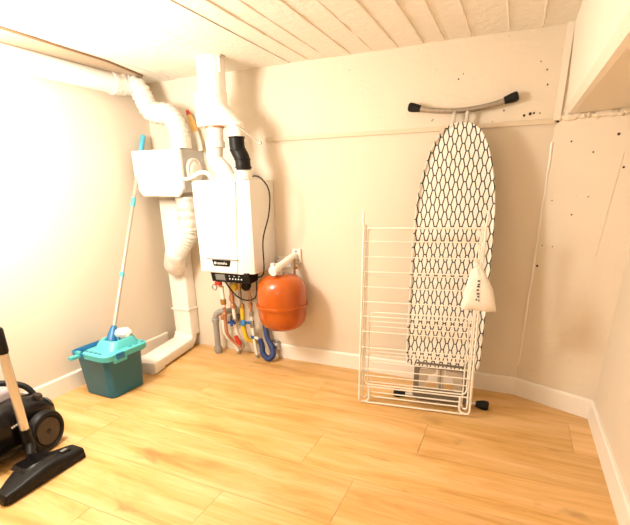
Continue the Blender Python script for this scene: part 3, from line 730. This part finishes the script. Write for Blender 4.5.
bm = B(); tube(bm, [(-.205, .060, .028), (-.12, .060, .032), (.12, .060, .032), (.205, .060, .028)], .0115, 12); bar = obj('foot_bar', bm, m_chrome, ib, label='metal foot bar at the bottom')
for s in (-1, 1):
    bm = B(); dd = Vector((s, 0, -.06)); a_ = Vector((s * .185, .060, .029)); tube(bm, [a_, a_ + dd * .035, a_ + dd * .056, a_ + dd * .064], [.0155, .025, .025, .019], 14); obj('foot_cap', bm, m_rubber, bar, label='black rubber foot cap')
# iron rest
rest = B()
ir_o = rrect(0, .132, .138, .106, .026, 4); ir_i = rrect(0, .150, .110, .056, .014, 4)
loft(rest, [[(x, .004, z) for x, z in ir_o], [(x, .022, z) for x, z in ir_o], [(x, .022, z) for x, z in ir_i], [(x, .004, z) for x, z in ir_i]], closed=True)
rs = obj('iron_rest', rest, m_taupe, ib, bevel=.002, label='taupe metal iron rest')
for s in (-1, 1):
    bm = B(); prism(bm, [(s * .112, .195), (s * .026, .206), (s * .026, .182), (s * .062, .168), (s * .072, .100), (s * .112, .078)] if s > 0 else [(s * .112, .195), (s * .112, .078), (s * .072, .100), (s * .062, .168), (s * .026, .182), (s * .026, .206)], .006, .018, 'y')
    obj('rest_wing', bm, m_taupel, rs, bevel=.002)
bm = B()
for s in (-1, 1): cyl(bm, (s * .010, .014, .072), (s * .010, .014, .21), .0055, 10)
obj('rest_rod', bm, m_taupel, rs)
for s in (-1, 1):
    bm = B(); tube(bm, [(s * .10, .016, .225), (s * .10, .034, .26)], .008, 8); obj('rest_mount', bm, m_taupe, rs)

# ------------------------------------------------------------------ drying rack
z_ = Vector((-.022, .075, .99)).normalized(); x_ = Vector((.567, .055, 0)); x_ = (x_ - z_ * x_.dot(z_)).normalized(); y_ = z_.cross(x_)
dr = thing('drying_rack', 'folded white wire drying rack standing in front of the ironing board', 'drying rack', (-.364, 2.030, .0135), (x_, y_, z_ * .985))
hw = .285
for s in (-1, 1):
    bm = B(); tube(bm, fillet([(s * hw, .004, 1.012), (s * hw, 0, .965), (s * (hw - .006), 0, .94), (s * (hw - .004), 0, .90), (s * hw, 0, -.002), (s * (hw - .050), .022, -.002), (s * (hw - .050), .022, .085)], .03, 7), .0058, 10); obj('leg', bm, m_rackw, dr)
    bm = B(); tube(bm, fillet([(s * (hw - .014), .012, .95), (s * (hw - .014), .012, .022), (s * (hw - .040), .034, .022), (s * (hw - .040), .034, .11)], .014, 5), .0045, 8); obj('leg', bm, m_rackw, dr)
bm = B(); cyl(bm, (-hw + .004, 0, 0), (hw - .004, 0, 0), .0030, 7); w0 = obj('wire', bm, m_rackw, dr); me = w0.data; w0.location = (0, 0, .868)
def wire(y, z, sx=1):
    o = bpy.data.objects.new('wire', me); C.objects.link(o); o.parent = dr; o.location = (0, y, z); o.scale = (sx, 1, 1)
for z in (.792, .716, .639, .562, .484, .402, .315, .195): wire(0, z)
bm = B(); cyl(bm, (-hw + .02, 0, .932), (hw - .02, 0, .932), .0048, 10); obj('top_bar', bm, m_rackw, dr)
bm = B(); cyl(bm, (-hw + .035, .006, -.002), (hw - .035, .006, -.002), .0046, 10); obj('bottom_bar', bm, m_rackw, dr)
bm = B(); cyl(bm, (-hw + .035, .034, .024), (hw - .035, .034, .024), .0042, 10); obj('bottom_bar', bm, m_rackw, dr)
bm = B(); cyl(bm, (-hw, .022, .085), (hw, .022, .085), .0042, 10); obj('cross_bar', bm, m_rackw, dr)
def wing(y, w, z0, z1, zz):
    bm = B(); pts = fillet([(0, y, z0), (w, y, z0), (w, y, z1), (-w, y, z1), (-w, y, z0), (0, y, z0)], .03, 5); tube(bm, pts[:-1], .0040, 8, closed=True); obj('wing', bm, m_rackw, dr)
    for z in zz: wire(y, z, w / hw)
wing(.018, .262, .10, .932, [.70, .455, .29, .15])
wing(.034, .246, .05, .50, [.425, .265, .225, .11])

# peg bag on the rack
pb = thing('peg_bag', 'small white cloth drawstring bag hanging from the drying rack', 'bag', (-.105, 2.045, .79)); 
bm = B(); rings = []
random.seed(5)
for z, hx, hy, cx in ((.0, .016, .012, -.012), (-.012, .020, .014, -.012), (-.022, .014, .010, -.012), (-.034, .026, .016, -.010), (-.07, .042, .022, -.004), (-.12, .060, .026, .004), (-.17, .070, .026, .008), (-.205, .076, .018, .010), (-.216, .077, .006, .010)):
    ring_ = []
    for k in range(28):
        a = 2 * PI * k / 28; cs, sn = math.cos(a), math.sin(a)
        x = hx * math.copysign(abs(cs) ** .7, cs); y = hy * math.copysign(abs(sn) ** .9, sn)
        f = 1 + .10 * math.sin(k * 2.2 + z * 20) * (1 if z > -.12 else .5)
        ring_.append((cx + x, y * f - .012, z + .004 * math.sin(k * 1.3)))
    rings.append(ring_)
loft(bm, rings); bag = obj('pouch', bm, m_cloth, pb)
bm = B()
for s in (-1, 1): tube(bm, catmull([(-.012 + s * .006, -.012, -.015), (-.010 + s * .014, -.012, .03), (-.008 + s * .010, -.006, .075), (-.008, .006, .085)]), .0035, 6)
obj('drawstring', bm, m_cloth, pb)
for z, a_, b_ in ((-.075, -.012, -.002), (-.09, -.010, 0), (-.10, -.012, 0), (-.115, -.012, -.002), (-.132, -.010, .002), (-.145, -.006, .002), (-.16, -.012, -.005), (-.163, 0, .004)):
    bm = B(); box(bm, (a_ + .008, -.0415 if z < -.1 else -.0385, z - .004), (b_ + .008, -.034, z + .003)); obj('printed_mark', bm, m_ink, bag, label='dark printed lettering')

# ------------------------------------------------------------------ light
def lamp_or_fill(loc, e, col, r):
    l = bpy.data.lights.new('lamp_or_fill', 'POINT'); l.energy = e; l.color = col; l.shadow_soft_size = r
    o = bpy.data.objects.new('lamp_or_fill', l); C.objects.link(o); o.location = loc
lamp_or_fill((-1.78, 1.00, 1.47), 50, (1, .92, .82), .17)
lamp_or_fill((-.9, -.4, 1.15), 6, (1, .89, .76), .30)  # unseen fill light, added behind the camera to lift ceiling and shaded sides
w = bpy.data.worlds.new('world'); sc.world = w; w.use_nodes = True
w.node_tree.nodes['Background'].inputs[0].default_value = (1, .85, .65, 1); w.node_tree.nodes['Background'].inputs[1].default_value = .05

# ------------------------------------------------------------------ camera
f, cx, cy, pi_, ya, ro = 427.472, 315., 336.337, .338119, .424911, -.016507
fw = Vector((-math.sin(ya) * math.cos(pi_), math.cos(ya) * math.cos(pi_), -math.sin(pi_)))
rt = Vector((math.cos(ya), math.sin(ya), 0)); up = rt.cross(fw)
r2 = rt * math.cos(ro) + up * math.sin(ro); u2 = -rt * math.sin(ro) + up * math.cos(ro)
cd = bpy.data.cameras.new('camera'); cam = bpy.data.objects.new('camera', cd); C.objects.link(cam)
cd.sensor_fit = 'HORIZONTAL'; cd.sensor_width = 36; cd.lens = f / 630 * 36; cd.shift_x = 0; cd.shift_y = (cy - 262.5) / 630
cd.clip_start = .02
cam.matrix_world = Matrix(((r2.x, u2.x, -fw.x, 0), (r2.y, u2.y, -fw.y, 0), (r2.z, u2.z, -fw.z, 1.125), (0, 0, 0, 1)))
sc.camera = cam
sc.view_settings.view_transform = 'Standard'; sc.view_settings.look = 'None'
sc.view_settings.gamma = 1; sc.view_settings.use_curve_mapping = False
sc.view_settings.exposure = .84
